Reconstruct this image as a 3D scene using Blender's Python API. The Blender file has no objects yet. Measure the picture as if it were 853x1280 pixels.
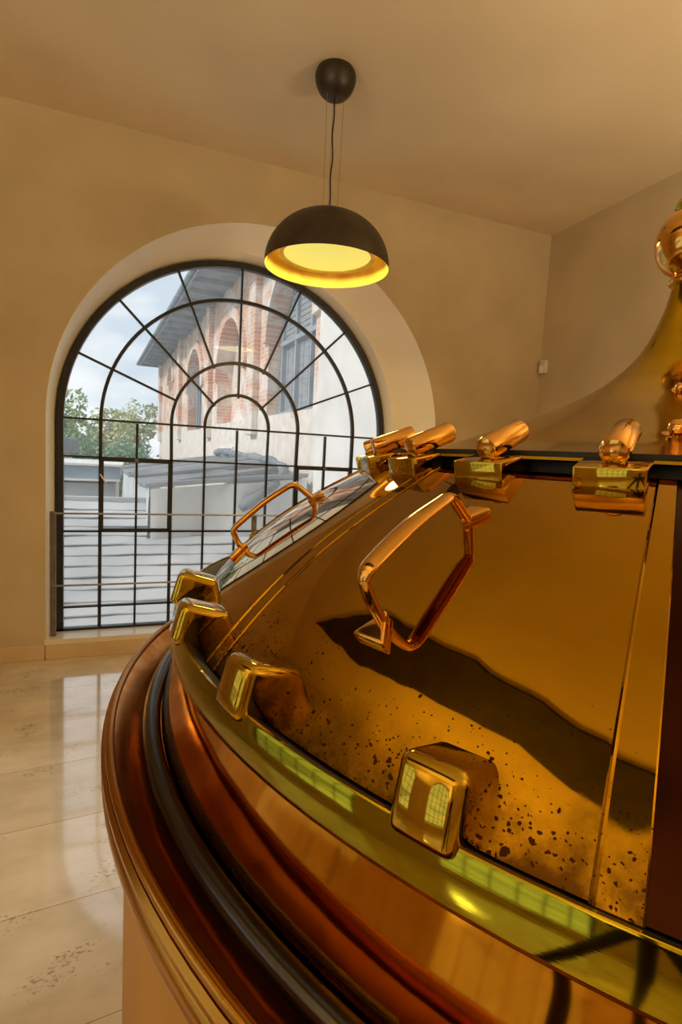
import bpy, bmesh, math, random
from mathutils import Vector, Matrix, Quaternion
PI = math.pi
S = bpy.context.scene
C = S.collection
random.seed(7)

# ------------------------------------------------------------------ camera, world, lights
cam_d = bpy.data.cameras.new('camera'); cam = bpy.data.objects.new('camera', cam_d); C.objects.link(cam)
F_PX, YAW, PITCH, ROLL = 670.99, 0.375765, -0.098288, 0.052137
cam_d.sensor_fit = 'VERTICAL'; cam_d.sensor_height = 24.0; cam_d.lens = 24.0 * F_PX / 1280
cam_d.clip_start = 0.02; cam_d.clip_end = 300
fw = Vector((math.sin(YAW)*math.cos(PITCH), math.cos(YAW)*math.cos(PITCH), math.sin(PITCH)))
r0 = Vector((math.cos(YAW), -math.sin(YAW), 0)); u0 = r0.cross(fw)
rt = math.cos(ROLL)*r0 + math.sin(ROLL)*u0; up = -math.sin(ROLL)*r0 + math.cos(ROLL)*u0
m = Matrix((rt, up, -fw)).transposed().to_4x4(); m.translation = (0, 0, 1.6)
cam.matrix_world = m
S.camera = cam

S.view_settings.view_transform = 'Standard'; S.view_settings.look = 'None'
S.view_settings.gamma = 1; S.view_settings.use_curve_mapping = False
S.view_settings.exposure = 0.30
S.cycles.max_bounces = 10; S.cycles.diffuse_bounces = 6; S.cycles.glossy_bounces = 6
S.cycles.transparent_max_bounces = 16
S.cycles.caustics_refractive = False; S.cycles.caustics_reflective = True
S.cycles.sample_clamp_indirect = 4.0; S.cycles.blur_glossy = 0.8
S.cycles.use_denoising = True

w = bpy.data.worlds.new('sky'); S.world = w; w.use_nodes = True
nt = w.node_tree; nt.nodes.clear()
wo = nt.nodes.new('ShaderNodeOutputWorld'); bg = nt.nodes.new('ShaderNodeBackground')
tc = nt.nodes.new('ShaderNodeTexCoord'); mp = nt.nodes.new('ShaderNodeMapping')
mp.inputs['Scale'].default_value = (1, 1, 2.6); mp.inputs['Location'].default_value = (3.1, .4, 0)
nz = nt.nodes.new('ShaderNodeTexNoise'); nz.inputs['Scale'].default_value = 4.2; nz.inputs['Detail'].default_value = 5
nz.inputs['Roughness'].default_value = .5
rp = nt.nodes.new('ShaderNodeValToRGB')
rp.color_ramp.elements[0].position = .40; rp.color_ramp.elements[0].color = (.52, .61, .69, 1)
rp.color_ramp.elements[1].position = .60; rp.color_ramp.elements[1].color = (.80, .82, .83, 1)
nt.links.new(tc.outputs['Generated'], mp.inputs[0]); nt.links.new(mp.outputs[0], nz.inputs[0])
nt.links.new(nz.outputs[0], rp.inputs[0]); nt.links.new(rp.outputs[0], bg.inputs[0]); nt.links.new(bg.outputs[0], wo.inputs[0])
bg.inputs[1].default_value = 1.15

def lamp(name, kind, loc, energy, color, size=.1, rot=None, **kw):
    d = bpy.data.lights.new(name, kind); o = bpy.data.objects.new(name, d); C.objects.link(o)
    o.location = loc; d.energy = energy; d.color = color
    if kind == 'SUN': d.angle = size
    elif kind == 'AREA': d.size = size
    else: d.shadow_soft_size = size
    if rot: o.rotation_euler = rot
    for k, v in kw.items(): setattr(d, k, v)
    return o
# soft sun from the left and above, running along the brewery wall
sun = lamp('sun', 'SUN', (-20, 0, 20), 2.0, (1.0, .94, .86), math.radians(8))
sun.rotation_euler = Vector((.86, .16, -.62)).to_track_quat('-Z', 'Y').to_euler()

# ------------------------------------------------------------------ helpers
def obj(name, bm, mat, parent=None, loc=None, smooth=False, auto=None):
    me = bpy.data.meshes.new(name)
    bmesh.ops.recalc_face_normals(bm, faces=bm.faces) if len(bm.faces) < 60000 else None
    bm.to_mesh(me); bm.free()
    me.materials.append(mat)
    if smooth:
        for p in me.polygons: p.use_smooth = True
        if auto: me.set_sharp_from_angle(angle=math.radians(auto))
    o = bpy.data.objects.new(name, me); C.objects.link(o)
    if parent: o.parent = parent
    if loc: o.location = loc
    return o
def empty(name, loc=(0, 0, 0), rz=0):
    o = bpy.data.objects.new(name, None); C.objects.link(o); o.location = loc; o.rotation_euler = (0, 0, rz)
    o.empty_display_size = .1
    return o
def tag(o, label=None, cat=None, group=None, kind=None):
    if label: o['label'] = label
    if cat: o['category'] = cat
    if group: o['group'] = group
    if kind: o['kind'] = kind
    return o
def box(bm, c, s, M=None, bevel=0, seg=2):
    r = bmesh.ops.create_cube(bm, size=1)
    vs = r['verts']
    for v in vs: v.co = Vector((v.co.x*s[0], v.co.y*s[1], v.co.z*s[2]))
    if bevel:
        es = list({e for v in vs for e in v.link_edges})
        rr = bmesh.ops.bevel(bm, geom=es, offset=bevel, segments=seg, affect='EDGES', profile=.5)
        vs = list({v for f in rr['faces'] for v in f.verts} | {v for v in vs if v.is_valid})
    for v in vs:
        v.co = v.co + Vector(c)
        if M: v.co = M @ v.co
    return vs
def tube(bm, pts, r, n=12, closed=False, cap=True, rect=None, up=None):
    pts = [Vector(p) for p in pts]; N = len(pts); rings = []
    T = []
    for i in range(N):
        if closed: t = pts[(i+1) % N] - pts[i-1]
        elif i == 0: t = pts[1]-pts[0]
        elif i == N-1: t = pts[-1]-pts[-2]
        else: t = (pts[i+1]-pts[i]).normalized() + (pts[i]-pts[i-1]).normalized()
        T.append(t.normalized())
    ref = Vector(up) if up else (Vector((0, 0, 1)) if abs(T[0].z) < .9 else Vector((1, 0, 0)))
    nrm = (ref - T[0]*ref.dot(T[0])).normalized()
    for i in range(N):
        if up: nrm = (ref - T[i]*ref.dot(T[i])).normalized()
        elif i: nrm = (T[i-1].rotation_difference(T[i]) @ nrm); nrm = (nrm - T[i]*nrm.dot(T[i])).normalized()
        b = T[i].cross(nrm); rr = r[i] if isinstance(r, (list, tuple)) else r
        if rect:
            a, c = rect; cs = [(a, c), (-a, c), (-a, -c), (a, -c)]
            k = 1.0
            if 0 < i < N-1 or closed:
                ta = (pts[(i+1) % N]-pts[i]).normalized(); k = 1/max(.5, ta.dot(T[i]))
            rings.append([bm.verts.new(pts[i] + nrm*x*1 + b*y*k) for x, y in cs])
        else:
            rings.append([bm.verts.new(pts[i] + (nrm*math.cos(2*PI*j/n) + b*math.sin(2*PI*j/n))*rr) for j in range(n)])
    m_ = len(rings[0])
    for i in range(N if closed else N-1):
        A, B = rings[i], rings[(i+1) % N]
        for j in range(m_): bm.faces.new((A[j], A[(j+1) % m_], B[(j+1) % m_], B[j]))
    if cap and not closed:
        bm.faces.new(rings[0][::-1]); bm.faces.new(rings[-1])
def lathe(bm, prof, a0=0, a1=2*PI, n=96, c=(0, 0, 0)):
    full = abs(a1-a0-2*PI) < 1e-6
    cols = n if full else n+1; g = []
    for i in range(cols):
        a = a0 + (a1-a0)*i/n
        g.append([bm.verts.new((c[0]+r*math.cos(a), c[1]+r*math.sin(a), c[2]+z)) for r, z in prof])
    for i in range(n):
        A, B = g[i], g[(i+1) % cols]
        for j in range(len(prof)-1):
            try: bm.faces.new((A[j], B[j], B[j+1], A[j+1]))
            except ValueError: pass
    return g
def spline(P, k=6):
    P = [Vector((p[0], p[1], p[2] if len(p) > 2 else 0)) for p in P]; out = []
    Q = [2*P[0]-P[1]] + P + [2*P[-1]-P[-2]]
    for i in range(1, len(Q)-2):
        for j in range(k):
            t = j/k; a, b, c, d = Q[i-1], Q[i], Q[i+1], Q[i+2]
            out.append(.5*((2*b) + (c-a)*t + (2*a-5*b+4*c-d)*t*t + (3*b-a-3*c+d)*t**3))
    out.append(P[-1]); return out
def bm_(): return bmesh.new()

# ------------------------------------------------------------------ materials
def mat(name):
    m = bpy.data.materials.new(name); m.use_nodes = True
    nt = m.node_tree; b = nt.nodes['Principled BSDF']
    return m, nt, b
def nd(nt, t, **kw):
    n = nt.nodes.new(t)
    for k, v in kw.items():
        if k in n.inputs: n.inputs[k].default_value = v
        else: setattr(n, k, v)
    return n
def ramp(nt, src, stops):
    r = nt.nodes.new('ShaderNodeValToRGB'); e = r.color_ramp.elements
    while len(e) < len(stops): e.new(.5)
    for i, (p, c) in enumerate(stops):
        e[i].position = p; e[i].color = (*c, 1) if len(c) == 3 else c
    nt.links.new(src, r.inputs[0]); return r.outputs[0]
def coords(nt, scale=(1, 1, 1)):
    t = nt.nodes.new('ShaderNodeTexCoord'); mp = nt.nodes.new('ShaderNodeMapping'); mp.inputs['Scale'].default_value = scale
    nt.links.new(t.outputs['Object'], mp.inputs[0]); return mp.outputs[0]
def bump(nt, b, src, strength, dist, prev=None):
    n = nd(nt, 'ShaderNodeBump', Strength=strength, Distance=dist); nt.links.new(src, n.inputs['Height'])
    if prev: nt.links.new(prev, n.inputs['Normal'])
    nt.links.new(n.outputs[0], b.inputs['Normal']); return n.outputs[0]
def noisy(name, c0, c1, scale=3, rough=.8, detail=5, sc=(1, 1, 1), bs=0., bd=.002, bscale=40, metallic=0, lo=.35, hi=.65, coat=0):
    m, nt, b = mat(name); co = coords(nt, sc)
    n = nd(nt, 'ShaderNodeTexNoise', Scale=scale, Detail=detail); nt.links.new(co, n.inputs[0])
    nt.links.new(ramp(nt, n.outputs[0], [(lo, c0), (hi, c1)]), b.inputs['Base Color'])
    b.inputs['Roughness'].default_value = rough; b.inputs['Metallic'].default_value = metallic
    b.inputs['Coat Weight'].default_value = coat
    if bs:
        n2 = nd(nt, 'ShaderNodeTexNoise', Scale=bscale, Detail=4); nt.links.new(co, n2.inputs[0]); bump(nt, b, n2.outputs[0], bs, bd)
    return m
def metal(name, c0, c1, rough=.08, scale=2.5, wave=.25, wd=.004, ws=3.0, specks=None, stretch=(1, 1, 1), scratch=0, lo=.35, hi=.65):
    """polished sheet metal: tint variation, gentle hammered waviness, optional dark tarnish specks"""
    m, nt, b = mat(name); co = coords(nt, stretch)
    n = nd(nt, 'ShaderNodeTexNoise', Scale=scale, Detail=6); nt.links.new(co, n.inputs[0])
    col = ramp(nt, n.outputs[0], [(lo, c0), (hi, c1)])
    b.inputs['Metallic'].default_value = 1.0; b.inputs['Roughness'].default_value = rough
    if specks:
        zlo, zhi, dark = specks
        g = nt.nodes.new('ShaderNodeTexCoord'); sx = nt.nodes.new('ShaderNodeSeparateXYZ'); nt.links.new(g.outputs['Object'], sx.inputs[0])
        mr = nd(nt, 'ShaderNodeMapRange'); mr.inputs['From Min'].default_value = zhi; mr.inputs['From Max'].default_value = zlo
        nt.links.new(sx.outputs['Z'], mr.inputs['Value'])
        tot = None
        wn = nd(nt, 'ShaderNodeTexNoise', Scale=90., Detail=2.); nt.links.new(g.outputs['Object'], wn.inputs[0])
        wv = nd(nt, 'ShaderNodeVectorMath', operation='SCALE'); nt.links.new(wn.outputs['Color'], wv.inputs[0]); wv.inputs['Scale'].default_value = .010
        wa = nd(nt, 'ShaderNodeVectorMath', operation='ADD'); nt.links.new(g.outputs['Object'], wa.inputs[0]); nt.links.new(wv.outputs[0], wa.inputs[1])
        for sc_, th, dens in ((62, .17, .40), (115, .2, .50), (210, .2, .56)):
            v = nd(nt, 'ShaderNodeTexVoronoi', Scale=sc_); nt.links.new(wa.outputs[0], v.inputs['Vector'])
            cl = nd(nt, 'ShaderNodeTexNoise', Scale=9., Detail=3.); nt.links.new(g.outputs['Object'], cl.inputs[0])
            a = nd(nt, 'ShaderNodeMath', operation='MULTIPLY'); nt.links.new(cl.outputs[0], a.inputs[0]); nt.links.new(mr.outputs[0], a.inputs[1])
            cv = nt.nodes.new('ShaderNodeSeparateColor'); nt.links.new(v.outputs['Color'], cv.inputs[0])
            a2 = nd(nt, 'ShaderNodeMath', operation='MULTIPLY'); nt.links.new(a.outputs[0], a2.inputs[0]); nt.links.new(cv.outputs[0], a2.inputs[1])
            a3 = nd(nt, 'ShaderNodeMath', operation='MULTIPLY_ADD'); nt.links.new(a2.outputs[0], a3.inputs[0]); a3.inputs[1].default_value = dens*2.35; a3.inputs[2].default_value = -.20
            s = nd(nt, 'ShaderNodeMath', operation='LESS_THAN'); nt.links.new(v.outputs['Distance'], s.inputs[0]); nt.links.new(a3.outputs[0], s.inputs[1])
            if tot is None: tot = s.outputs[0]
            else:
                mx_ = nd(nt, 'ShaderNodeMath', operation='MAXIMUM'); nt.links.new(tot, mx_.inputs[0]); nt.links.new(s.outputs[0], mx_.inputs[1]); tot = mx_.outputs[0]
        # cloudy tarnish low on the sheet
        cl = nd(nt, 'ShaderNodeTexNoise', Scale=16., Detail=8., Roughness=.7); nt.links.new(g.outputs['Object'], cl.inputs[0])
        mr2 = nd(nt, 'ShaderNodeMapRange'); mr2.inputs['From Min'].default_value = zlo+.12; mr2.inputs['From Max'].default_value = zlo
        nt.links.new(sx.outputs['Z'], mr2.inputs['Value'])
        t1 = nd(nt, 'ShaderNodeMath', operation='MULTIPLY'); nt.links.new(cl.outputs[0], t1.inputs[0]); nt.links.new(mr2.outputs[0], t1.inputs[1])
        t2 = nd(nt, 'ShaderNodeMapRange'); t2.inputs['From Min'].default_value = .22; t2.inputs['From Max'].default_value = .50; t2.inputs['To Max'].default_value = .85
        nt.links.new(t1.outputs[0], t2.inputs['Value'])
        fac = nd(nt, 'ShaderNodeMath', operation='MAXIMUM'); nt.links.new(tot, fac.inputs[0]); nt.links.new(t2.outputs[0], fac.inputs[1])
        mx = nd(nt, 'ShaderNodeMix', data_type='RGBA'); nt.links.new(fac.outputs[0], mx.inputs[0]); nt.links.new(col, mx.inputs[6]); mx.inputs[7].default_value = (*dark, 1)
        col = mx.outputs[2]
        ro = nd(nt, 'ShaderNodeMapRange'); ro.inputs['To Min'].default_value = rough; ro.inputs['To Max'].default_value = .4
        nt.links.new(fac.outputs[0], ro.inputs['Value']); nt.links.new(ro.outputs[0], b.inputs['Roughness'])
    nt.links.new(col, b.inputs['Base Color'])
    n2 = nd(nt, 'ShaderNodeTexNoise', Scale=ws, Detail=2.); nt.links.new(co, n2.inputs[0])
    p = bump(nt, b, n2.outputs[0], wave, wd)
    if scratch:
        co2 = coords(nt, (1, 1, 60)); n3 = nd(nt, 'ShaderNodeTexNoise', Scale=8., Detail=6.); nt.links.new(co2, n3.inputs[0])
        bump(nt, b, n3.outputs[0], scratch, .001, p)
    return m
def plain(name, col, rough=.5, metallic=0):
    return noisy(name, tuple(c*.9 for c in col), tuple(min(1, c*1.08) for c in col), 12, rough, metallic=metallic)

M = {}
M['wall'] = noisy('ochre_plaster', (.52, .415, .24), (.61, .49, .295), 1.6, .85, 8, bs=.25, bd=.003, bscale=30)
M['ceil'] = noisy('ceiling_plaster', (.66, .535, .335), (.74, .605, .39), 1.2, .9, 7, bs=.2, bd=.003, bscale=22)
M['reveal'] = noisy('cream_reveal_plaster', (.92, .83, .65), (.95, .87, .70), 2.5, .8, 4, bs=.1, bd=.002)
M['sill'] = noisy('polished_cream_sill', (.74, .64, .47), (.80, .71, .56), 3, .22, 4)
M['base'] = noisy('ochre_baseboard', (.62, .45, .24), (.70, .52, .30), 4, .5)
M['iron'] = noisy('dark_painted_iron', (.012, .012, .014), (.024, .023, .024), 20, .4, 3)
M['rail'] = noisy('brown_steel_rail', (.13, .10, .075), (.19, .15, .11), 15, .4, 3)
M['rod'] = noisy('light_steel_rod', (.38, .33, .28), (.48, .42, .36), 15, .35, 3, metallic=.4)
M['dome'] = metal('polished_brass_copper', (.36, .18, .004), (.41, .21, .006), .032, wave=.35, wd=.006, ws=2.2, specks=(-.34, -.10, (.045, .014, .003)))
M['dark_panel'] = metal('near_black_copper', (.022, .006, .002), (.04, .011, .003), .22, scale=5)
M['bell'] = metal('golden_brass_sheet', (.42, .265, .006), (.48, .30, .009), .12, scale=3, wave=.25, wd=.006, ws=2., stretch=(1, 1, 6))
M['brass'] = metal('bright_brass', (.47, .285, .018), (.54, .34, .03), .06, wave=.1, wd=.001, ws=12)
M['band'] = metal('brushed_brass_band', (.29, .225, .008), (.38, .30, .014), .06, wave=.25, wd=.003, ws=6, scratch=.05)
M['copper'] = metal('red_copper_side', (.44, .17, .006), (.60, .25, .012), .06, wave=.35, wd=.006, ws=3.2, scale=7, specks=(-.62, -.30, (.10, .03, .01)))
M['basin'] = metal('pink_copper_basin', (.72, .34, .09), (.95, .58, .26), .27, wave=.8, wd=.008, ws=7, scale=5)
M['rim'] = metal('copper_rim', (.38, .16, .015), (.48, .21, .025), .22, wave=.2, wd=.002, ws=9)
M['handle'] = metal('copper_handle', (.74, .38, .07), (.80, .44, .10), .09, wave=.1, wd=.001, ws=8)
M['pipe'] = metal('grey_steel_pipe', (.05, .046, .043), (.10, .093, .09), .26, wave=.2, wd=.002, ws=15)
M['gasket'] = plain('black_rubber', (.008, .006, .005), .6)
M['seam'] = metal('seam_copper', (.70, .34, .05), (.82, .42, .07), .09, wave=.15, wd=.002, ws=9)
M['pedestal'] = noisy('ochre_pedestal_plaster', (.44, .21, .02), (.52, .26, .03), 2, .5, 5)
M['shade'] = noisy('dark_bronze_shade', (.030, .020, .010), (.055, .038, .018), 9, .42, 4, metallic=.3)
M['gold'] = noisy('gold_leaf_lining', (.80, .50, .05), (1.0, .74, .10), 9, .6, 6)
M['cable'] = plain('black_cable', (.012, .010, .008), .5)
M['wire'] = plain('thin_steel_wire', (.22, .16, .10), .4)
M['beam'] = noisy('dark_timber', (.02, .012, .006), (.04, .022, .01), 4, .7)
M['white'] = plain('white_plastic', (.72, .66, .58), .35)

def emis(name, col, s):
    m, nt, b = mat(name); b.inputs['Base Color'].default_value = (*col, 1); b.inputs['Emission Color'].default_value = (*col, 1)
    b.inputs['Emission Strength'].default_value = s; b.inputs['Roughness'].default_value = .5; return m
M['glow'] = emis('warm_diffuser', (.62, .55, .115), .85)

def travertine():
    m, nt, b = mat('polished_travertine')
    oi = nt.nodes.new('ShaderNodeObjectInfo')
    t = nt.nodes.new('ShaderNodeNewGeometry')
    mp = nt.nodes.new('ShaderNodeMapping'); mp.inputs['Rotation'].default_value = (0, 0, .1); mp.inputs['Scale'].default_value = (1, 1.8, 1)
    nt.links.new(t.outputs['Position'], mp.inputs[0])
    n = nd(nt, 'ShaderNodeTexNoise', Scale=2.6, Detail=8., Roughness=.6); nt.links.new(mp.outputs[0], n.inputs[0])
    col = ramp(nt, n.outputs[0], [(.3, (.50, .42, .29)), (.5, (.60, .51, .37)), (.7, (.68, .60, .46))])
    # small pits gathered in clouds
    v = nd(nt, 'ShaderNodeTexNoise', Scale=48., Detail=6., Roughness=.7); nt.links.new(mp.outputs[0], v.inputs[0])
    cl = nd(nt, 'ShaderNodeTexNoise', Scale=3.3, Detail=2.); nt.links.new(mp.outputs[0], cl.inputs[0])
    a = nd(nt, 'ShaderNodeMath', operation='ADD'); nt.links.new(v.outputs[0], a.inputs[0]); nt.links.new(cl.outputs[0], a.inputs[1])
    pit = ramp(nt, a.outputs[0], [(1.0, (0, 0, 0)), (1.0, (1, 1, 1))])
    mr = nd(nt, 'ShaderNodeMapRange'); mr.inputs['From Min'].default_value = 1.185; mr.inputs['From Max'].default_value = 1.26
    nt.links.new(a.outputs[0], mr.inputs['Value'])
    br = nd(nt, 'ShaderNodeMath', operation='MULTIPLY_ADD'); nt.links.new(oi.outputs['Random'], br.inputs[0]); br.inputs[1].default_value = .10; br.inputs[2].default_value = .95
    hs = nd(nt, 'ShaderNodeHueSaturation'); nt.links.new(col, hs.inputs['Color']); nt.links.new(br.outputs[0], hs.inputs['Value'])
    mx = nd(nt, 'ShaderNodeMix', data_type='RGBA'); nt.links.new(mr.outputs[0], mx.inputs[0]); nt.links.new(hs.outputs[0], mx.inputs[6]); mx.inputs[7].default_value = (.33, .245, .15, 1)
    nt.links.new(mx.outputs[2], b.inputs['Base Color'])
    b.inputs['Roughness'].default_value = .12; b.inputs['IOR'].default_value = 1.75; b.inputs['Coat Weight'].default_value = 1; b.inputs['Coat IOR'].default_value = 1.7; b.inputs['Coat Roughness'].default_value = .06
    n3 = nd(nt, 'ShaderNodeTexNoise', Scale=12., Detail=5.); nt.links.new(mp.outputs[0], n3.inputs[0])
    p = bump(nt, b, n3.outputs[0], .12, .002)
    iv = nd(nt, 'ShaderNodeMath', operation='MULTIPLY'); nt.links.new(mr.outputs[0], iv.inputs[0]); iv.inputs[1].default_value = -1
    bump(nt, b, iv.outputs[0], .5, .002, p)
    return m
M['tile'] = travertine()
M['grout'] = plain('floor_grout', (.26, .18, .10), .8)

def glass():
    m, nt, b = mat('window_glass'); nt.nodes.remove(b)
    o = nt.nodes['Material Output']; tr = nd(nt, 'ShaderNodeBsdfTransparent'); tr.inputs[0].default_value = (.93, .95, .96, 1)
    gl = nd(nt, 'ShaderNodeBsdfGlossy', Roughness=.02); fr = nd(nt, 'ShaderNodeFresnel', IOR=1.32)
    mx = nd(nt, 'ShaderNodeMixShader'); nt.links.new(fr.outputs[0], mx.inputs[0]); nt.links.new(tr.outputs[0], mx.inputs[1]); nt.links.new(gl.outputs[0], mx.inputs[2])
    df = nd(nt, 'ShaderNodeBsdfTranslucent'); df.inputs[0].default_value = (.8, .82, .85, 1)
    m2 = nd(nt, 'ShaderNodeMixShader'); m2.inputs[0].default_value = .18; nt.links.new(mx.outputs[0], m2.inputs[1]); nt.links.new(df.outputs[0], m2.inputs[2])
    nt.links.new(m2.outputs[0], o.inputs[0]); return m
M['glass'] = glass()

# ------------------------------------------------------------------ room shell
D, XR, XL, YB, H = 4.382, 3.776, -3.1, -4.6, 3.858
OC, OR, OZ, OX0, OX1, OB = (1.03, 1.80), 1.602, 1.80, -.572, 2.632, .149     # outer arch on the wall face
DW = 4.78; IC = (.8645, 1.80); RO, RI, U = 1.413, 1.363, .274
IZ = 1.80; IB = .0847
def arch_path(cx, cz, r, zb, n=48):
    p = [(cx-r, zb)]
    p += [(cx - r*math.cos(PI*i/n), cz + r*math.sin(PI*i/n)) for i in range(n+1)]
    p.append((cx+r, zb)); return p
def wall_with_arch(name, P, W0, W1, Z1, ax, pos, material):
    """flat wall in the plane ax=pos, from W0..W1 and 0..Z1, with an arched hole P"""
    bm = bm_()
    def V(a, z): return bm.verts.new((a, pos, z) if ax == 'y' else (pos, a, z))
    bl, br, tl, tr = (W0, 0), (W1, 0), (W0, Z1), (W1, Z1)
    inner = [V(*p) for p in P]; n = len(P); mid = n//2
    outs = []
    cx = (P[0][0]+P[-1][0])/2
    for i, p in enumerate(P):
        if i == 0: q = (W0, P[0][1])
        elif i == n-1: q = (W1, P[-1][1])
        else:
            t = (i-1)/(n-3)
            if t < .25: q = (W0, P[0][1] + (Z1-P[0][1])*t*4)
            elif t <= .75: q = (W0 + (W1-W0)*(t-.25)*2, Z1)
            else: q = (W1, Z1 - (Z1-P[0][1])*(t-.75)*4)
        outs.append(V(*q))
    for i in range(n-1):
        vs = [inner[i], inner[i+1], outs[i+1], outs[i]]
        try: bm.faces.new(vs)
        except ValueError: pass
    a, b = V(*bl), V(*br)
    bm.faces.new((a, b, outs[-1], inner[-1], inner[0], outs[0]))
    bmesh.ops.remove_doubles(bm, verts=bm.verts, dist=1e-5)
    return tag(obj(name, bm, material), kind='structure')

wb = wall_with_arch('wall_back', arch_path(*OC, OR, OB), XL, XR, H, 'y', D, M['wall'])
bm = bm_(); box(bm, ((XL+XR)/2, (YB+D)/2, H+.06), (XR-XL+1.4, D-YB+.9, .12)); tag(obj('ceiling', bm, M['ceil']), kind='structure')
bm = bm_(); box(bm, (XR+.15, (YB+D)/2, H/2), (.3, D-YB, H)); tag(obj('wall_right', bm, M['wall']), kind='structure')
bm = bm_(); box(bm, ((XL+XR)/2, YB-.15, H/2), (XR-XL, .3, H)); tag(obj('wall_front', bm, M['wall']), kind='structure')
# outer skin of the thick window wall, so no daylight enters beside the frame
def outer_skin():
    P = arch_path(IC[0], IC[1], RO-.01, -.5)
    bm = bm_(); y = DW+.05
    n = len(P); ins = [bm.verts.new((a, y, z)) for a, z in P]; outs = []
    for i, p in enumerate(P):
        t = max(0, min(1, (i-1)/(n-3)))
        if i == 0: q = (XL-.6, -.5)
        elif i == n-1: q = (XR+.3, -.5)
        elif t < .25: q = (XL-.6, -.5+(H+.6)*t*4)
        elif t <= .75: q = (XL-.6+(XR-XL+.9)*(t-.25)*2, H+.1)
        else: q = (XR+.3, H+.1-(H+.6)*(t-.75)*4)
        outs.append(bm.verts.new((q[0], y, q[1])))
    for i in range(n-1): bm.faces.new((ins[i], ins[i+1], outs[i+1], outs[i]))
    return bm

# ---------------- window 1
win = tag(empty('window_1', ((OX0+OX1)/2, D, OB)), kind='structure')
def wpart(name, bm, m, parent=None, smooth=False, auto=35):
    o = obj(name, bm, m, None, smooth=smooth, auto=auto)
    p = parent or win
    o.parent = p
    base = p.matrix_world.translation if False else None
    if p is win: o.location = -Vector(win.location)
    return o
N_A = 64
bm = bm_()
oa = arch_path(*OC, OR, OB, N_A); R2 = RO+.04
ia = arch_path(IC[0], IC[1], R2, IB+.008, N_A); ia2 = arch_path(IC[0], IC[1], RO-.002, IB, N_A)
ys = [D, D+.62*(DW-D), D+.66*(DW-D), DW+.05]
ring = [[bm.verts.new((a, ys[0], z)) for a, z in oa]]
mid = arch_path(IC[0]+.25*(OC[0]-IC[0]), IC[1], R2+.22*(OR-R2), OB-.62*(OB-IB), N_A)
ring.append([bm.verts.new((a, ys[1], z)) for a, z in mid])
ring.append([bm.verts.new((a, ys[2], z)) for a, z in ia])
ring.append([bm.verts.new((a, ys[3], z)) for a, z in ia2])
for A, B in zip(ring, ring[1:]):
    for i in range(len(A)-1): bm.faces.new((A[i], A[i+1], B[i+1], B[i]))
wpart('window_reveal', bm, M['reveal'], smooth=True, auto=50)
wpart('outer_wall_face', outer_skin(), M['wall'])
bm = bm_()   # sill slab, sloping gently out to the frame
vs = [bm.verts.new(p) for p in ((OX0-.012, D-.012, OB+.002), (OX1+.012, D-.012, OB+.002), (IC[0]+RO+.02, DW, IB+.002), (IC[0]-RO-.02, DW, IB+.002),
                                (OX0-.012, D-.012, OB-.035), (OX1+.012, D-.012, OB-.035), (IC[0]+RO+.02, DW, -.1), (IC[0]-RO-.02, DW, -.1))]
for f in ((0, 1, 2, 3), (4, 5, 1, 0), (5, 6, 2, 1), (7, 4, 0, 3), (6, 7, 3, 2), (7, 6, 5, 4)): bm.faces.new([vs[i] for i in f])
wpart('window_sill', bm, M['sill'])
def wy(pts, y=DW): return [(a, y, z) for a, z in pts]
bm = bm_()
fr = arch_path(IC[0], IC[1], (RO+RI)/2, IB, N_A)
tube(bm, wy(fr), 0, rect=(.03, .025), up=(0, 1, 0))
tube(bm, wy([(IC[0]-RO, IB+.012), (IC[0]+RO, IB+.012)]), 0, rect=(.03, .014), up=(0, 1, 0))
wpart('window_frame', bm, M['iron'], smooth=True)
HB = [1.8127, 1.512, .909, .284]
R4, R2_, R1 = 1.096, .553, .279
STILT = {R4: 0, R2_: .022, R1: .024}
bw = .0088
def bar(pts, wdt=bw, dep=.018, name='glazing_bar'):
    bm = bm_(); tube(bm, wy(pts), 0, rect=(dep, wdt), up=(0, 1, 0)); return wpart(name, bm, M['iron'])
for r, wd in ((R4, .0125), (R2_, .0125), (R1, .0115)):
    bm = bm_(); tube(bm, wy([(IC[0]-r, IC[1])] + [(IC[0]-r*math.cos(PI*i/48), IC[1]+STILT[r]+.001+r*math.sin(PI*i/48)) for i in range(49)] + [(IC[0]+r, IC[1])]), 0, rect=(.02, wd), up=(0, 1, 0))
    wpart('arched_bar', bm, M['iron'], smooth=True)
for k in range(1, 10):
    x = IC[0]+(k-5)*U
    xt = {1: IC[0]-R4, 9: IC[0]+R4, 3: IC[0]-R2_, 7: IC[0]+R2_, 4: IC[0]-R1, 6: IC[0]+R1}.get(k, x)
    bar([(xt, IZ), (x, HB[1]), (x, IB)], wdt=.0125 if k in (1, 9, 3, 7) else bw)
for z in HB: bar([(IC[0]-RI, z+.0), (IC[0]+RI, z)], wdt=.0075)
sp = {90: (R1, RI), 45: (R1, RI), 135: (R1, RI), 67.5: (R2_, RI), 112.5: (R2_, RI), 22.5: (R2_, RI), 157.5: (R2_, RI)}
for a, (ra, rb) in sp.items():
    c, s = math.cos(math.radians(a)), math.sin(math.radians(a)); bar([(IC[0]+ra*c, IC[1]+ra*s), (IC[0]+rb*c, IC[1]+rb*s)], wdt=.0082)
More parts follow.
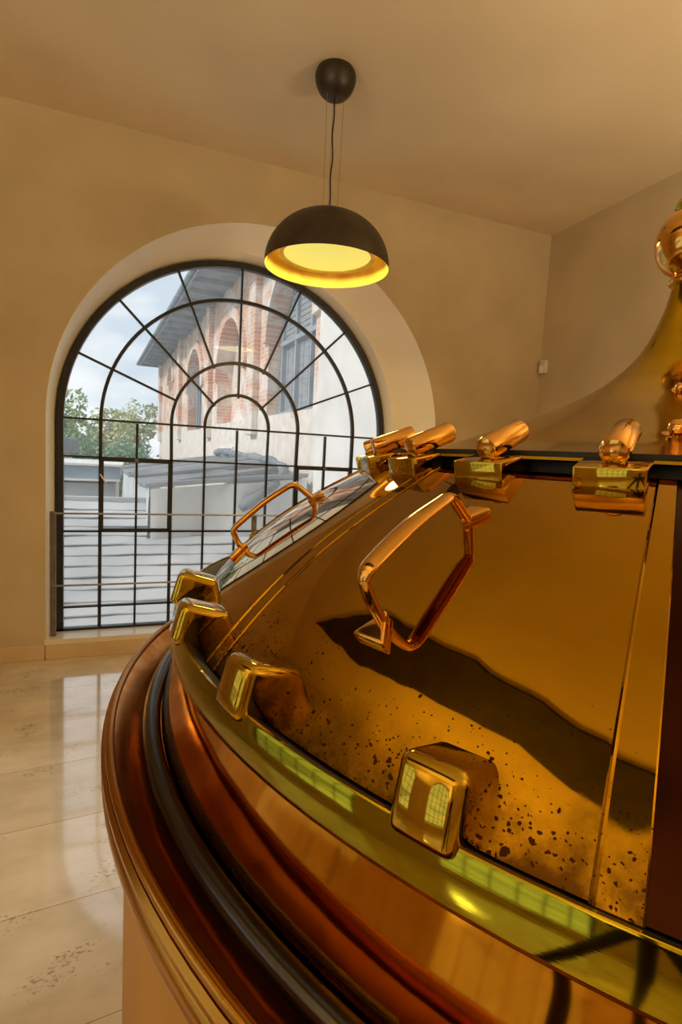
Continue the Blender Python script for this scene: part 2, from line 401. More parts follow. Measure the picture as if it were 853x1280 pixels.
# casements: opening lights in the third row
def casement(k0):
    x0, x1 = IC[0]+(k0-5)*U, IC[0]+(k0-3)*U; z0, z1 = HB[2], HB[1]
    bm = bm_()
    P = [(x0+.012, z0+.012), (x0+.012, z1-.016), (x1-.012, z1-.016), (x1-.012, z0+.012)]
    for a, b in ((0, 1), (1, 2), (2, 3), (3, 0)):
        tube(bm, [(P[a][0], DW-.012, P[a][1]), (P[b][0], DW-.012, P[b][1])], 0, rect=(.018, .013), up=(0, 1, 0))
    o = wpart('casement', bm, M['iron'])
    bm = bm_(); tube(bm, [(x0+.0, DW-.045, (z0*.22+z1*.78)), (x0+.045, DW-.055, (z0*.34+z1*.66))], .006, 8)
    h = obj('casement_handle', bm, M['white'], o); h['label'] = 'small white casement handle'
    bm = bm_(); box(bm, ((x0+x1)/2, DW-.035, z1-.012), (.03, .02, .03), bevel=.003); obj('hinge_block', bm, M['rail'], o)
casement(1); casement(7)
# panes
def pane(pts):
    bm = bm_(); vs = [bm.verts.new((a, DW+.004, z)) for a, z in pts]; f = bm.faces.new(vs)
    r = bmesh.ops.extrude_face_region(bm, geom=[f])
    # thin sheet of glass; one face keeps light sampling clean, the rim gives it an edge
    for v in [g for g in r['geom'] if isinstance(g, bmesh.types.BMVert)]: v.co.y += .0005
    bmesh.ops.delete(bm, geom=[g for g in r['geom'] if isinstance(g, bmesh.types.BMFace)], context='FACES_ONLY')
    wpart('pane', bm, M['glass'])
xs = [IC[0]-RI] + [IC[0]+(k-5)*U for k in range(1, 10)] + [IC[0]+RI]; zs = HB + [IB+.02]
for i in range(10):
    for j in range(4): pane([(xs[i], zs[j]), (xs[i+1], zs[j]), (xs[i+1], zs[j+1]), (xs[i], zs[j+1])])
def sector(r0_, r1_, a0, a1, n=8):
    P = [(IC[0]+r1_*math.cos(a0+(a1-a0)*i/n), IC[1]+r1_*math.sin(a0+(a1-a0)*i/n)) for i in range(n+1)]
    if r0_ == 0: P += [] if a1-a0 > 3 else [(IC[0], IC[1])]
    else: P += [(IC[0]+r0_*math.cos(a1+(a0-a1)*i/n), IC[1]+r0_*math.sin(a1+(a0-a1)*i/n)) for i in range(n+1)]
    pane(P)
for i in range(8):
    a, b = PI*i/8, PI*(i+1)/8; sector(R4, RI, a, b); sector(R2_, R4, a, b)
for i in range(4): sector(R1, R2_, PI*i/4, PI*(i+1)/4)
sector(0, R1, 0, PI, 16)

# ---------------- left wall with two plain arched windows (seen only in the polished metal)
bm = bm_()
WY = [(-1.3, .95), (1.7, .95)]; ZB, ZS = .35, 1.9
def lw(y, z): return (XL, y, z)
def quad(bm, pts): bm.faces.new([bm.verts.new(p) for p in pts])
edges = [YB, WY[0][0]-WY[0][1], WY[0][0]+WY[0][1], WY[1][0]-WY[1][1], WY[1][0]+WY[1][1], D]
for i in (0, 2, 4): quad(bm, [lw(edges[i], 0), lw(edges[i+1], 0), lw(edges[i+1], H), lw(edges[i], H)])
for cy, r in WY:
    quad(bm, [lw(cy-r, 0), lw(cy+r, 0), lw(cy+r, ZB), lw(cy-r, ZB)])
    n = 24
    for i in range(n):
        a, b = PI*i/n, PI*(i+1)/n
        quad(bm, [lw(cy-r*math.cos(a), ZS+r*math.sin(a)), lw(cy-r*math.cos(b), ZS+r*math.sin(b)), lw(cy-r*math.cos(b), H), lw(cy-r*math.cos(a), H)])
    Pa = arch_path(cy, ZS, r, ZB, n)
    for (a0, z0), (a1, z1) in zip(Pa, Pa[1:]): quad(bm, [(XL, a0, z0), (XL, a1, z1), (XL-.3, a1, z1), (XL-.3, a0, z0)])
    quad(bm, [(XL, cy-r, ZB), (XL, cy+r, ZB), (XL-.3, cy+r, ZB), (XL-.3, cy-r, ZB)])
tag(obj('wall_left', bm, M['wall']), kind='structure')
for n_, (cy, r) in enumerate(WY):
    wn = tag(empty('window_%d' % (n_+2), (XL-.26, cy, ZB)), kind='structure')
    def wp(name, bm, m):
        o = obj(name, bm, m, wn, loc=-Vector(wn.location)); return o
    bm = bm_(); X = XL-.26
    tube(bm, [(X, a, z) for a, z in arch_path(cy, ZS, r-.02, ZB, 32)], 0, rect=(.025, .025), up=(1, 0, 0))
    tube(bm, [(X, cy-r, ZB+.015), (X, cy+r, ZB+.015)], 0, rect=(.025, .015), up=(1, 0, 0)); wp('window_frame', bm, M['iron'])
    bm = bm_()
    for k in range(-2, 3):
        yy = cy+k*r/3; hh = ZS+math.sqrt(max(0, r*r-(k*r/3)**2)); tube(bm, [(X, yy, ZB), (X, yy, hh)], 0, rect=(.015, .009), up=(1, 0, 0))
    for z in (.75, 1.15, 1.55, ZS, 2.3): 
        hw = math.sqrt(r*r-max(0, z-ZS)**2); tube(bm, [(X, cy-hw, z), (X, cy+hw, z)], 0, rect=(.015, .009), up=(1, 0, 0))
    wp('glazing_grid', bm, M['iron'])
    bm = bm_(); bm.faces.new([bm.verts.new((X-.004, a, z)) for a, z in arch_path(cy, ZS, r-.02, ZB, 32)]); wp('pane', bm, M['glass'])

# dark timber beam under the ceiling behind the viewer (mirrored in the dome)
bm = bm_()
P0 = [(-1.9, 3.75), (-1.02, 2.4), (-.86, 1.2), (-.74, .2), (-.6, -.95), (-1.25, -.95), (-1.3, .2), (-1.62, 1.2), (-1.98, 2.3)]
P = []      # rough hewn edges
for i in range(9):
    a_, b_ = Vector(P0[i]), Vector(P0[(i+1) % 9])
    for j in range(6): q_ = a_.lerp(b_, j/6); P.append((q_.x+random.uniform(-.035, .035)*(j > 0), q_.y))
top = [bm.verts.new((x, y, H-.002)) for x, y in P]; bot = [bm.verts.new((x, y, H-.06)) for x, y in P]
bm.faces.new(top); bm.faces.new(bot[::-1])
for i in range(len(P)): j = (i+1) % len(P); bm.faces.new((top[i], bot[i], bot[j], top[j]))
tag(obj('trim_1', bm, M['beam']), kind='structure')

# baseboards
bm = bm_(); box(bm, ((XL+OX0)/2-.006, D-.006, .0575), (OX0-XL-.012, .012, .115), bevel=.002); tag(obj('baseboard_back', bm, M['base']), kind='structure')
bm = bm_(); box(bm, ((OX0+OX1)/2, D-.006, .0575), (OX1-OX0, .012, .115), bevel=.002); tag(obj('baseboard_window', bm, M['base']), kind='structure')
bm = bm_(); box(bm, ((XR+OX1)/2+.006, D-.006, .0575), (XR-OX1-.012, .012, .115), bevel=.002); tag(obj('baseboard_corner', bm, M['base']), kind='structure')
bm = bm_(); box(bm, (XR-.006, (YB+D)/2, .0575), (.012, D-YB-.03, .115), bevel=.002); tag(obj('baseboard_right', bm, M['base']), kind='structure')

# ---------------- floor of travertine tiles
AX, AY = 1.27289, .96941
bm = bm_(); box(bm, ((XL+XR)/2, (YB+D)/2, -.06), (XR-XL+.6, D-YB+.4, .1)); fl = tag(obj('floor', bm, M['grout']), kind='structure')
def clip(poly, a, b, c):      # keep a*x+b*y<=c
    out = []
    for i in range(len(poly)):
        p, q = poly[i], poly[(i+1) % len(poly)]; dp, dq = a*p[0]+b*p[1]-c, a*q[0]+b*q[1]-c
        if dp <= 0: out.append(p)
        if dp*dq < 0: t = dp/(dp-dq); out.append((p[0]+(q[0]-p[0])*t, p[1]+(q[1]-p[1])*t))
    return out
rot = math.radians(5.5); cr, sr = math.cos(rot), math.sin(rot); TW, TL = .93, .47; gx, gy = -.4*cr, 1.94+.0
k = 0
for i in range(-6, 8):
    for j in range(-15, 8):
        x0, y0 = (i-.2)*TW, j*TL
        q = [(x0+.0012, y0+.0012), (x0+TW-.0012, y0+.0012), (x0+TW-.0012, y0+TL-.0012), (x0+.0012, y0+TL-.0012)]
        q = [(cr*a-sr*b-.42, sr*a+cr*b+1.925) for a, b in q]
        for pl in ((1, 0, XR-.012), (-1, 0, -XL), (0, 1, D-.012), (0, -1, -YB)): q = clip(q, *pl) if len(q) > 2 else []
        if len(q) < 3: continue
        if all(math.hypot(a-AX, b-AY) < 1.25 for a, b in q): continue
        area = abs(sum(q[n][0]*q[(n+1) % len(q)][1]-q[(n+1) % len(q)][0]*q[n][1] for n in range(len(q))))/2
        if area < .004: continue
        bm = bm_(); zt = random.uniform(-.0006, 0)
        t_ = [bm.verts.new((a, b, zt)) for a, b in q]; b_ = [bm.verts.new((a, b, -.0099)) for a, b in q]
        bm.faces.new(t_)
        for n in range(len(q)): mm = (n+1) % len(q); bm.faces.new((t_[n], b_[n], b_[mm], t_[mm]))
        obj('tile', bm, M['tile'], fl)

# ------------------------------------------------------------------ the kettle
KZ = 1.6
ket = tag(empty('brew_kettle', (AX, AY, 0)), 'large polished copper and brass brewing kettle with domed lid and flared neck', 'kettle')
def kp(name, bm, m, parent=None, smooth=True, auto=40): return obj(name, bm, m, parent or ket, smooth=smooth, auto=auto, loc=(0, 0, KZ) if parent is None else None)
rd = math.radians
def zdome(r): return ((-1.62774316*r + 3.77877232)*r - 3.47923711)*r + 1.16101354
def dprof(r0_=.742, r1_=1.161, n=30, off=0.):
    out = []
    for i in range(n+1):
        r = r0_+(r1_-r0_)*i/n; s = (3*-1.62774316*r+2*3.77877232)*r-3.47923711
        L = math.hypot(s, 1); out.append((r - s/L*off, zdome(r) + off/L))
    return out
A0 = -143.8; ST = 30.1
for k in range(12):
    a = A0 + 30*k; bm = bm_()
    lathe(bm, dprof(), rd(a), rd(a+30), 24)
    is_dark = k == 0  # this one panel gets a near-black copper colour
    o = kp('dome_panel', bm, M['dark_panel'] if is_dark else M['dome'])
    if is_dark: o['label'] = 'dark copper dome panel'
    # overlapping seam strip along the joint, with a fine raised bead on its left edge
    bm = bm_(); pr = dprof(.745, 1.162, 30, .0035); pl_ = dprof(.745, 1.162, 30, 0)
    cs = [(a-.02, 0), (a+.02, 1), (a+.12, 1.25), (a+.25, .7), (a+1.82, .7), (a+1.9, .35), (a+1.92, 0)]
    g = []
    for an, f in cs:
        g.append([bm.verts.new(((p[0]+(q[0]-p[0])*f)*math.cos(rd(an)), (p[0]+(q[0]-p[0])*f)*math.sin(rd(an)), p[1]+(q[1]-p[1])*f)) for p, q in zip(pl_, pr)])
    for A, B in zip(g, g[1:]):
        for j in range(len(A)-1): bm.faces.new((A[j], A[j+1], B[j+1], B[j]))
    kp('seam_strip', bm, M['dome'], auto=25)
bm = bm_(); lathe(bm, [(.742, -.0045), (.738, -.004), (.733, -.008), (.733, -.05)], n=120); kp('dome_collar', bm, M['brass'])
bm = bm_(); lathe(bm, [(.728, -.06), (.716, -.02), (.712, .03)], n=96); kp('gasket', bm, M['gasket'])['label'] = 'black gasket in the gap under the neck'
BP = [(.722, .013), (.740, .013), (.743, .0155), (.740, .020), (.70, .0245), (.64, .034), (.558, .053), (.485, .080), (.43, .101), (.373, .123), (.30, .152), (.234, .184), (.172, .224), (.124, .268), (.095, .305), (.072, .350), (.054, .400), (.043, .447), (.039, .475)]
pr = [(p.x, p.y) for p in spline(BP[4:], 5)]
bm = bm_(); lathe(bm, BP[:4]+pr, n=144); kp('neck', bm, M['bell'])
bm = bm_(); lathe(bm, [(.039, .468), (.048, .470), (.051, .476), (.048, .482), (.041, .485), (.040, .49)], n=48); kp('neck_ring', bm, M['handle'])
bm = bm_(); lathe(bm, [(max(.001, .088*math.sin(PI*i/32)), .569-.088*math.cos(PI*i/32)) for i in range(33)], n=64); kp('ball_finial', bm, M['handle'])
bm = bm_(); lathe(bm, [(.034, .635), (.052, .655), (.046, .668), (.028, .68), (.024, .72), (.024, .95), (.001, .965)], n=48); kp('finial_stem', bm, M['bell'])
for r_, z_, a_, s_ in ((.496, .078, -142.0, .026), (.236, .187, -142.0, .017)):
    bm = bm_(); lathe(bm, [(.001, s_*.95), (s_*.35, s_*.9), (s_*.62, s_*.65), (s_*.7, s_*.35), (s_*.55, s_*.12), (s_, .02*s_), (s_, -.3*s_)], n=28)
    o = kp('neck_bolt', bm, M['handle']); o.location = (r_*math.cos(rd(a_)), r_*math.sin(rd(a_)), KZ+z_-.003); o.rotation_euler = (0, rd(18 if r_ > .4 else 36), rd(a_))
# brass band and side
bm = bm_(); lathe(bm, [(1.1895, -.352), (1.1895, -.318), (1.1905, -.314), (1.1945, -.3135), (1.197, -.317), (1.202, -.362), (1.201, -.367), (1.19, -.368)], n=180); kp('brass_band', bm, M['band'], auto=30)['label'] = 'wide yellow brass band'
bm = bm_(); lathe(bm, [(1.1893, -.345), (1.1893, -.3175), (1.180, -.321), (1.163, -.336), (1.150, -.338)], n=120); kp('dome_joint', bm, M['gasket'])
bm = bm_(); lathe(bm, [(p.x, p.y) for p in spline([(1.1885, -.355), (1.1905, -.38), (1.195, -.41), (1.2005, -.44), (1.2065, -.465), (1.2115, -.485), (1.215, -.505), (1.216, -.54)], 4)], n=180); kp('kettle_side', bm, M['copper'])['label'] = 'red copper kettle side'
bm = bm_()
pb = spline([(1.212, -.538), (1.232, -.545), (1.252, -.540), (1.27, -.522), (1.287, -.502), (1.297, -.492)], 5)
lathe(bm, [(p.x, p.y) for p in pb], n=180); kp('basin', bm, M['basin'])['label'] = 'flared copper basin around the kettle'
def ringtube(r, z, rr, n=180, m_=12): 
    bm = bm_(); tube(bm, [(r*math.cos(2*PI*i/n), r*math.sin(2*PI*i/n), z) for i in range(n)], rr, m_, closed=True); return bm
kp('steel_pipe', ringtube(1.2325, -.510, .0165), M['pipe'])['label'] = 'dark grey steel pipe lying in the basin'
kp('rim_bead', ringtube(1.3015, -.489, .0075), M['rim'])
bm = bm_(); lathe(bm, [(1.3, -.496), (1.309, -.494), (1.3145, -.500), (1.3145, -.506), (1.309, -.512), (1.3055, -.517), (1.309, -.522), (1.314, -.530), (1.3135, -.540), (1.308, -.548), (1.300, -.553), (1.292, -.562), (1.2905, -.570), (1.284, -.578), (1.272, -.58)], n=180); kp('basin_moulding', bm, M['rim'])
# lower lugs
LUGX = M['brass']
for a in [-150.0, -164.4, -178.3, -190.5] + [-222-14.35*j for j in range(20)]:
    a = (a+180) % 360 - 180
    bm = bm_()
    Mx = Matrix.Rotation(rd(a), 4, 'Z') @ Matrix.Translation((1.152, 0, -.302)) @ Matrix.Rotation(rd(-16), 4, 'Y')
    vs = box(bm, (.005, 0, 0), (.085, .068, .074), bevel=.0125, seg=4)
    for v in vs:
        if v.co.x > .03: v.co.x += .011*(1-(v.co.y/.032)**2)*(1-(v.co.z/.034)**2)
        v.co = Mx @ v.co
    kp('lug', bm, LUGX, auto=60)
# upper clamps with tilted rollers
for k in range(25):
    a = -147.8 - 14.4*k; a = (a+180) % 360 - 180
    R_ = Matrix.Rotation(rd(a), 4, 'Z')
    Mx = R_ @ Matrix.Translation((.762, 0, .000)) @ Matrix.Rotation(rd(13), 4, 'Y')
    bm = bm_(); box(bm, (0, 0, -.006), (.066, .094, .042), Mx, .0035, 2)
    c = kp('clamp', bm, M['brass'], auto=40)
    Mh = R_ @ Matrix.Translation((.728, 0, .047)) @ Matrix.Rotation(rd(22), 4, 'Y')
    bm = bm_()
    pts = [(.052, 0, 0), (.050, 0, 0), (.046, 0, 0), (-.044, 0, 0), (-.048, 0, 0), (-.049, 0, 0)]
    tube(bm, [Mh @ Vector(p) for p in pts], [.013, .0185, .0205, .0205, .019, .016], 24)
    kp('clamp_roller', bm, M['handle'], c)
    bm = bm_(); tube(bm, [Mx @ Vector((0, 0, .008)), Mh @ Vector((.02, 0, -.004))], [.015, .012], 12); kp('clamp_neck', bm, M['brass'], c)
# lifting handles
def handle(a, ra, rb, oa_, ob_):
    R_ = Matrix.Rotation(rd(a), 4, 'Z')
    def P(r, off):
        s = (3*-1.62774316*r+2*3.77877232)*r-3.47923711; L = math.hypot(s, 1)
        return R_ @ Vector((r - s/L*off, 0, zdome(r) + off/L))
    pts = spline([P(ra, .004), P(ra-.002, oa_*.5), P(ra-.007, oa_*.86), P(ra-.012, oa_*.97), P(ra-.026, oa_*1.02), P((ra+rb)/2, (oa_+ob_)/2+.003), P(rb+.034, ob_*1.02), P(rb+.021, ob_*.97), P(rb+.014, ob_*.84), P(rb+.007, ob_*.45), P(rb, .004)], 5)
    n = len(pts); tv = R_ @ Vector((0, 1, 0)); bm = bm_(); rings = []
    for i, p in enumerate(pts):
        t = (pts[min(n-1, i+1)]-pts[max(0, i-1)]).normalized(); nn = t.cross(tv).normalized()
        f = i/(n-1); wide = .0095+.0065*max(0, math.sin(PI*min(1, max(0, (f-.25)/.5)))); th = .0068
        rings.append([bm.verts.new(p + tv*wide*math.cos(2*PI*j/16) + nn*th*math.sin(2*PI*j/16)) for j in range(16)])
    for A, B in zip(rings, rings[1:]):
        for j in range(16): bm.faces.new((A[j], A[(j+1) % 16], B[(j+1) % 16], B[j]))
    bm.faces.new(rings[0][::-1]); bm.faces.new(rings[-1])
    h = kp('lift_handle', bm, M['handle'], auto=60)
    for r, dr in ((ra, 1), (rb, -1)):
        bm = bm_(); th = .013
        tri = [(r-dr*.012, 0), (r+dr*.022, .027), (r+dr*.022, -.027)]
        top, bot = [], []
        for rr, y in tri:
            # rounded triangular foot bolted to the sheet
            s = (3*-1.62774316*rr+2*3.77877232)*rr-3.47923711; L = math.hypot(s, 1)
            bot.append(bm.verts.new(R_ @ Vector((rr, y, zdome(rr)-.003)))); top.append(bm.verts.new(R_ @ Vector((rr - s/L*th, y, zdome(rr)+th/L))))
        bm.faces.new(top); bm.faces.new(bot[::-1])
        for i in range(3): j = (i+1) % 3; bm.faces.new((top[i], bot[i], bot[j], top[j]))
        bmesh.ops.bevel(bm, geom=[e for e in bm.edges], offset=.004, segments=3, affect='EDGES', profile=.5)
        kp('handle_foot', bm, M['handle'], h)
handle(-158.8, 1.044, .876, .078, .060); handle(167.0, 1.058, .902, .052, .056); handle(21.2, 1.044, .876, .07, .06); handle(-13.0, 1.058, .902, .052, .056)

# plastered pedestal
ped = empty('pedestal', (AX, AY, 0))
tag(ped, 'round ochre plastered pedestal under the copper kettle', 'pedestal')
bm = bm_(); lathe(bm, [(1.276, -.58), (1.276, -1.5), (1.276, -1.598)], n=180); obj('pedestal_wall', bm, M['pedestal'], ped, loc=(0, 0, KZ), smooth=True)

# ------------------------------------------------------------------ guard rail in the window
gr = tag(empty('guard_rail', (-.535, D+.15, .12)), 'brown steel guard rail with two thin rods across the arched window', 'railing')
for x, zt in ((-.545, 1.095), (.99, 1.09), (2.50, 1.09)):
    bm = bm_(); box(bm, (x, D+.15, (zt+.118)/2), (.042, .022, zt-.118), bevel=.002)
    o = obj('post', bm, M['rail'], gr, loc=-Vector(gr.location))
for z in (1.082, .525):
    bm = bm_(); tube(bm, [(-.54, D+.132, z), (2.5, D+.132, z)], .0075, 10); o = obj('rail', bm, M['rod'], gr, loc=-Vector(gr.location), smooth=True)

# ------------------------------------------------------------------ pendant lamp
LX, LY = 1.092, 3.216
def pendant(x, y, label, power, group=None):
    L = tag(empty('pendant_lamp', (x, y, H)), label, 'lamp', group)
    def lp(n, bm, m, par=None): return obj(n, bm, m, par or L, smooth=True, auto=45)
    bm = bm_(); lathe(bm, [(p.x, p.y) for p in spline([(.001, -.148), (.035, -.146), (.068, -.134), (.098, -.104), (.116, -.064), (.121, -.03), (.112, -.0005)], 4)], n=48); lp('ceiling_canopy', bm, M['shade'])
    dz = -1.108; pr = []      # dome shade: outer then inner surface
    for i in range(17):
        t = PI/2*i/16; pr.append((.045+.333*math.sin(t)**1.0 if i else .045, dz+.001 + .308*math.cos(t)+.0))
    pr[0] = (.045, dz+.309)
    inner = [(.372, dz+.002)] + [(.045+.325*math.sin(PI/2*i/16), dz+.300*math.cos(PI/2*i/16)) for i in range(15, -1, -1)]
    bm = bm_(); lathe(bm, [(.001, dz+.309)]+pr+[(.375, dz-.002)], n=80); lp('shade', bm, M['shade'])
    bm = bm_(); lathe(bm, [(.375, dz-.002)]+inner, n=80); lp('shade_lining', bm, M['gold'])['label'] = 'gold inner lining of the shade'
    bm = bm_(); lathe(bm, [(.001, dz+.333), (.03, dz+.331), (.062, dz+.315), (.075, dz+.301), (.06, dz+.298)], n=32); lp('shade_cap', bm, M['shade'])
    bm = bm_(); lathe(bm, [(.001, dz+.069), (.262, dz+.069), (.268, dz+.073)], n=64); lp('diffuser', bm, M['glow'])['label'] = 'glowing yellow diffuser disc'
    bm = bm_(); lathe(bm, [(.264, dz+.075), (.266, dz+.063), (.292, dz+.060), (.297, dz+.064), (.297, dz+.079)], n=64); lp('diffuser_ring', bm, M['gold'])
    bm = bm_(); pts = [(0+.006*math.sin(k*1.1)*math.sin(PI*k/14), .004*math.cos(k*.9)*math.sin(PI*k/14), -.146 + (dz+.328+.146)*k/14) for k in range(15)]
    pts = spline(pts, 3); tube(bm, pts, .0048, 8); lp('power_cable', bm, M['cable'])
    for k in range(3):
        a = rd(200+120*k); bm = bm_(); tube(bm, [(.058*math.cos(a), .058*math.sin(a), -.14), (.05*math.cos(a), .05*math.sin(a), dz+.318)], .0013, 6); lp('suspension_wire', bm, M['wire'])
    l = lamp('pendant_light', 'AREA', (0, 0, dz+.059), power, (1.0, .76, .32), .5, shape='DISK'); l.parent = L
    return L
pendant(LX, LY, 'black dome pendant lamp with a glowing gold lining before the arched window', 14)

# small sensor on the right wall by the corner
sn = tag(empty('wall_sensor', (XR, 4.31, 2.6)), 'small white sensor box on the right wall near the corner', 'sensor')
bm = bm_(); box(bm, (-.025, 0, 0), (.05, .07, .125), bevel=.006); obj('sensor_case', bm, M['white'], sn)
bm = bm_(); box(bm, (-.052, 0, -.02), (.006, .045, .05), bevel=.002); obj('sensor_lens', bm, M['reveal'], sn)

# added warm fill lights without fixtures, aimed at the ceiling, out of the frame
for x, y, e in ((-2.4, -2.2, 75), (2.9, -3.2, 80), (-2.3, .3, 50), (3.0, .4, 55)):
    lamp('ceiling_fill', 'AREA', (x, y, 2.1), e*.8, (1.0, .83, .58), .5, (PI, 0, 0), shape='DISK')

# the photographer's tripod, mirrored as dark uprights in the copper side
tp = tag(empty('tripod', (0, -.06, 0)), 'black camera tripod mirrored as dark uprights in the copper side', 'tripod')
bm = bm_(); tube(bm, [(0, 0, 1.05), (0, 0, 1.50)], .014, 12); obj('centre_column', bm, M['cable'], tp, smooth=True, auto=40)
bm = bm_(); box(bm, (0, 0, 1.36), (.10, .10, .06), bevel=.01); obj('head', bm, M['cable'], tp)
for a in (100, 220, 340):
    bm = bm_(); tube(bm, [(.03*math.cos(rd(a)), .03*math.sin(rd(a)), 1.34), (.24*math.cos(rd(a)), .24*math.sin(rd(a)), .7), (.46*math.cos(rd(a)), .46*math.sin(rd(a)), .012)], [.017, .015, .012], 10); obj('leg', bm, M['cable'], tp, smooth=True, auto=40)

# ------------------------------------------------------------------ outside the window
def brickmat():
    m, nt, b = mat('weathered_brick_and_plaster'); t = nt.nodes.new('ShaderNodeTexCoord')
    mp = nt.nodes.new('ShaderNodeMapping'); mp.inputs['Rotation'].default_value = (PI/2, 0, 0)
    nt.links.new(t.outputs['Object'], mp.inputs[0])
    br = nd(nt, 'ShaderNodeTexBrick', Scale=1.); br.inputs['Brick Width'].default_value = .26; br.inputs['Row Height'].default_value = .085; br.inputs['Mortar Size'].default_value = .009
    br.inputs['Color1'].default_value = (.62, .30, .19, 1); br.inputs['Color2'].default_value = (.74, .42, .28, 1); br.inputs['Mortar'].default_value = (.70, .62, .52, 1)
    nt.links.new(mp.outputs[0], br.inputs[0])
    n = nd(nt, 'ShaderNodeTexNoise', Scale=.9, Detail=9., Roughness=.68); nt.links.new(t.outputs['Object'], n.inputs[0])
    sx = nt.nodes.new('ShaderNodeSeparateXYZ'); nt.links.new(t.outputs['Object'], sx.inputs[0])
    low = nd(nt, 'ShaderNodeMapRange'); low.inputs['From Min'].default_value = 2.6; low.inputs['From Max'].default_value = 1.9; low.inputs['To Max'].default_value = .25
    nt.links.new(sx.outputs['Z'], low.inputs['Value'])
    ad = nd(nt, 'ShaderNodeMath', operation='ADD'); nt.links.new(n.outputs[0], ad.inputs[0]); nt.links.new(low.outputs[0], ad.inputs[1])
    f = ramp(nt, ad.outputs[0], [(.46, (0, 0, 0)), (.56, (1, 1, 1))])
    n2 = nd(nt, 'ShaderNodeTexNoise', Scale=4., Detail=6.); nt.links.new(t.outputs['Object'], n2.inputs[0])
    pl = ramp(nt, n2.outputs[0], [(.35, (.70, .62, .55)), (.65, (.84, .78, .71))])
    mx = nd(nt, 'ShaderNodeMix', data_type='RGBA'); nt.links.new(f, mx.inputs[0]); nt.links.new(br.outputs[0], mx.inputs[6]); nt.links.new(pl, mx.inputs[7])
    nt.links.new(mx.outputs[2], b.inputs['Base Color']); b.inputs['Roughness'].default_value = .9
    bump(nt, b, f, .3, .02); return m
M['brick'] = brickmat()
M['plaster_out'] = noisy('white_render', (.70, .69, .66), (.84, .83, .80), 1.5, .85, 6)
M['slate'] = noisy('blue_grey_roof', (.20, .26, .33), (.34, .41, .48), 3, .7, 6)
M['soffit'] = noisy('grey_blue_boards', (.24, .30, .37), (.33, .39, .45), 3, .8)
M['shutter'] = noisy('grey_shutter_boards', (.22, .24, .27), (.34, .36, .38), 5, .7, sc=(1, 1, 8))
M['sheet'] = noisy('pale_corrugated_sheet', (.42, .44, .46), (.58, .59, .60), 1.2, .55, 7, sc=(1, 1, 1))
M['tarp'] = noisy('grey_tarpaulin', (.46, .49, .52), (.66, .68, .70), .9, .6, 7)
M['tar'] = noisy('dark_roofing_felt', (.14, .17, .20), (.25, .28, .31), 4, .8)
M['fascia'] = noisy('steel_blue_fascia', (.22, .29, .35), (.30, .37, .42), 2, .6)
M['ground'] = noisy('yard_ground', (.16, .17, .10), (.30, .28, .20), .5, .95)
M['leaf0'] = noisy('green_leaves', (.17, .30, .10), (.42, .55, .22), 1.3, .6)
M['leaf1'] = noisy('bluish_green_leaves', (.10, .24, .12), (.24, .42, .22), 1.3, .6)
M['leaf2'] = noisy('yellowish_leaves', (.36, .40, .15), (.62, .62, .32), 1.3, .6)
M['bark'] = plain('bark', (.16, .12, .09), .9)

bm = bm_(); box(bm, (0, 60, -1.15), (160, 110, .3)); tag(obj('ground', bm, M['ground']), kind='structure')

FA = rd(93.7)
bb = tag(empty('brick_building', (3.1*math.cos(rd(3.7)), 3.1*math.sin(rd(3.7)), 0), FA), 'old brick building with arched niches and a blue grey roof seen through the window', 'building')
def bp(name, bm, m, par=None, **k): return obj(name, bm, m, par or bb, **k)
EZ = 5.82; DP = -.38
bm = bm_(); box(bm, (17.5, DP-.15, 2.4), (20.4, .3, 6.9)); bp('wall', bm, M['brick'])
def bay(s0, s1, arch=None, z0=-1, z1=EZ):
    """front skin of one bay with an arched opening cut through it and its jambs"""
    bm = bm_()
    if not arch: box(bm, ((s0+s1)/2, DP/2, (z0+z1)/2), (s1-s0, -DP, z1-z0)); bp('pilaster', bm, M['brick']); return
    c, r, zs, zb = arch; P = arch_path(c, zs, r, zb, 20); n = len(P); ins, outs = [], []
    for i, p in enumerate(P):
        t = max(0, min(1, (i-1)/(n-3)))
        q = (s0, zb) if i == 0 else (s1, zb) if i == n-1 else (s0, zb+(z1-zb)*t*4) if t < .25 else (s0+(s1-s0)*(t-.25)*2, z1) if t <= .75 else (s1, z1-(z1-zb)*(t-.75)*4)
        ins.append(bm.verts.new((p[0], 0, p[1]))); outs.append(bm.verts.new((q[0], 0, q[1])))
    deep = [bm.verts.new((v.co.x, DP, v.co.z)) for v in ins]
    for i in range(n-1):
        bm.faces.new((ins[i], ins[i+1], outs[i+1], outs[i])); bm.faces.new((ins[i], deep[i], deep[i+1], ins[i+1]))
    a, b = bm.verts.new((s0, 0, z0)), bm.verts.new((s1, 0, z0))
    bm.faces.new((a, b, outs[-1], ins[-1], ins[0], outs[0])); bm.faces.new((ins[0], ins[-1], deep[-1], deep[0]))
    bmesh.ops.remove_doubles(bm, verts=bm.verts, dist=1e-5); bp('bay_wall', bm, M['brick'])
    bm = bm_(); tube(bm, [(p[0]+(p[0]-c)*.0, .03, p[1]) for p in arch_path(c, zs, r+.12, zb, 20)[1:-1]], 0, rect=(.05, .13), up=(0, 1, 0)); bp('arch_moulding', bm, M['brick'])
bay(7.3, 10.7, (9.0, 1.2, 3.75, 2.35))
bay(11.4, 15.4, (13.4, 1.35, 3.5, 2.35))
bay(16.0, 21.0, (18.3, 1.3, 3.6, 2.3))
bay(21.6, 27.7, (24.1, .75, 4.4, 3.9))
for s0, s1 in ((10.7, 11.4), (15.4, 16.0), (21.0, 21.6)): bay(s0, s1)
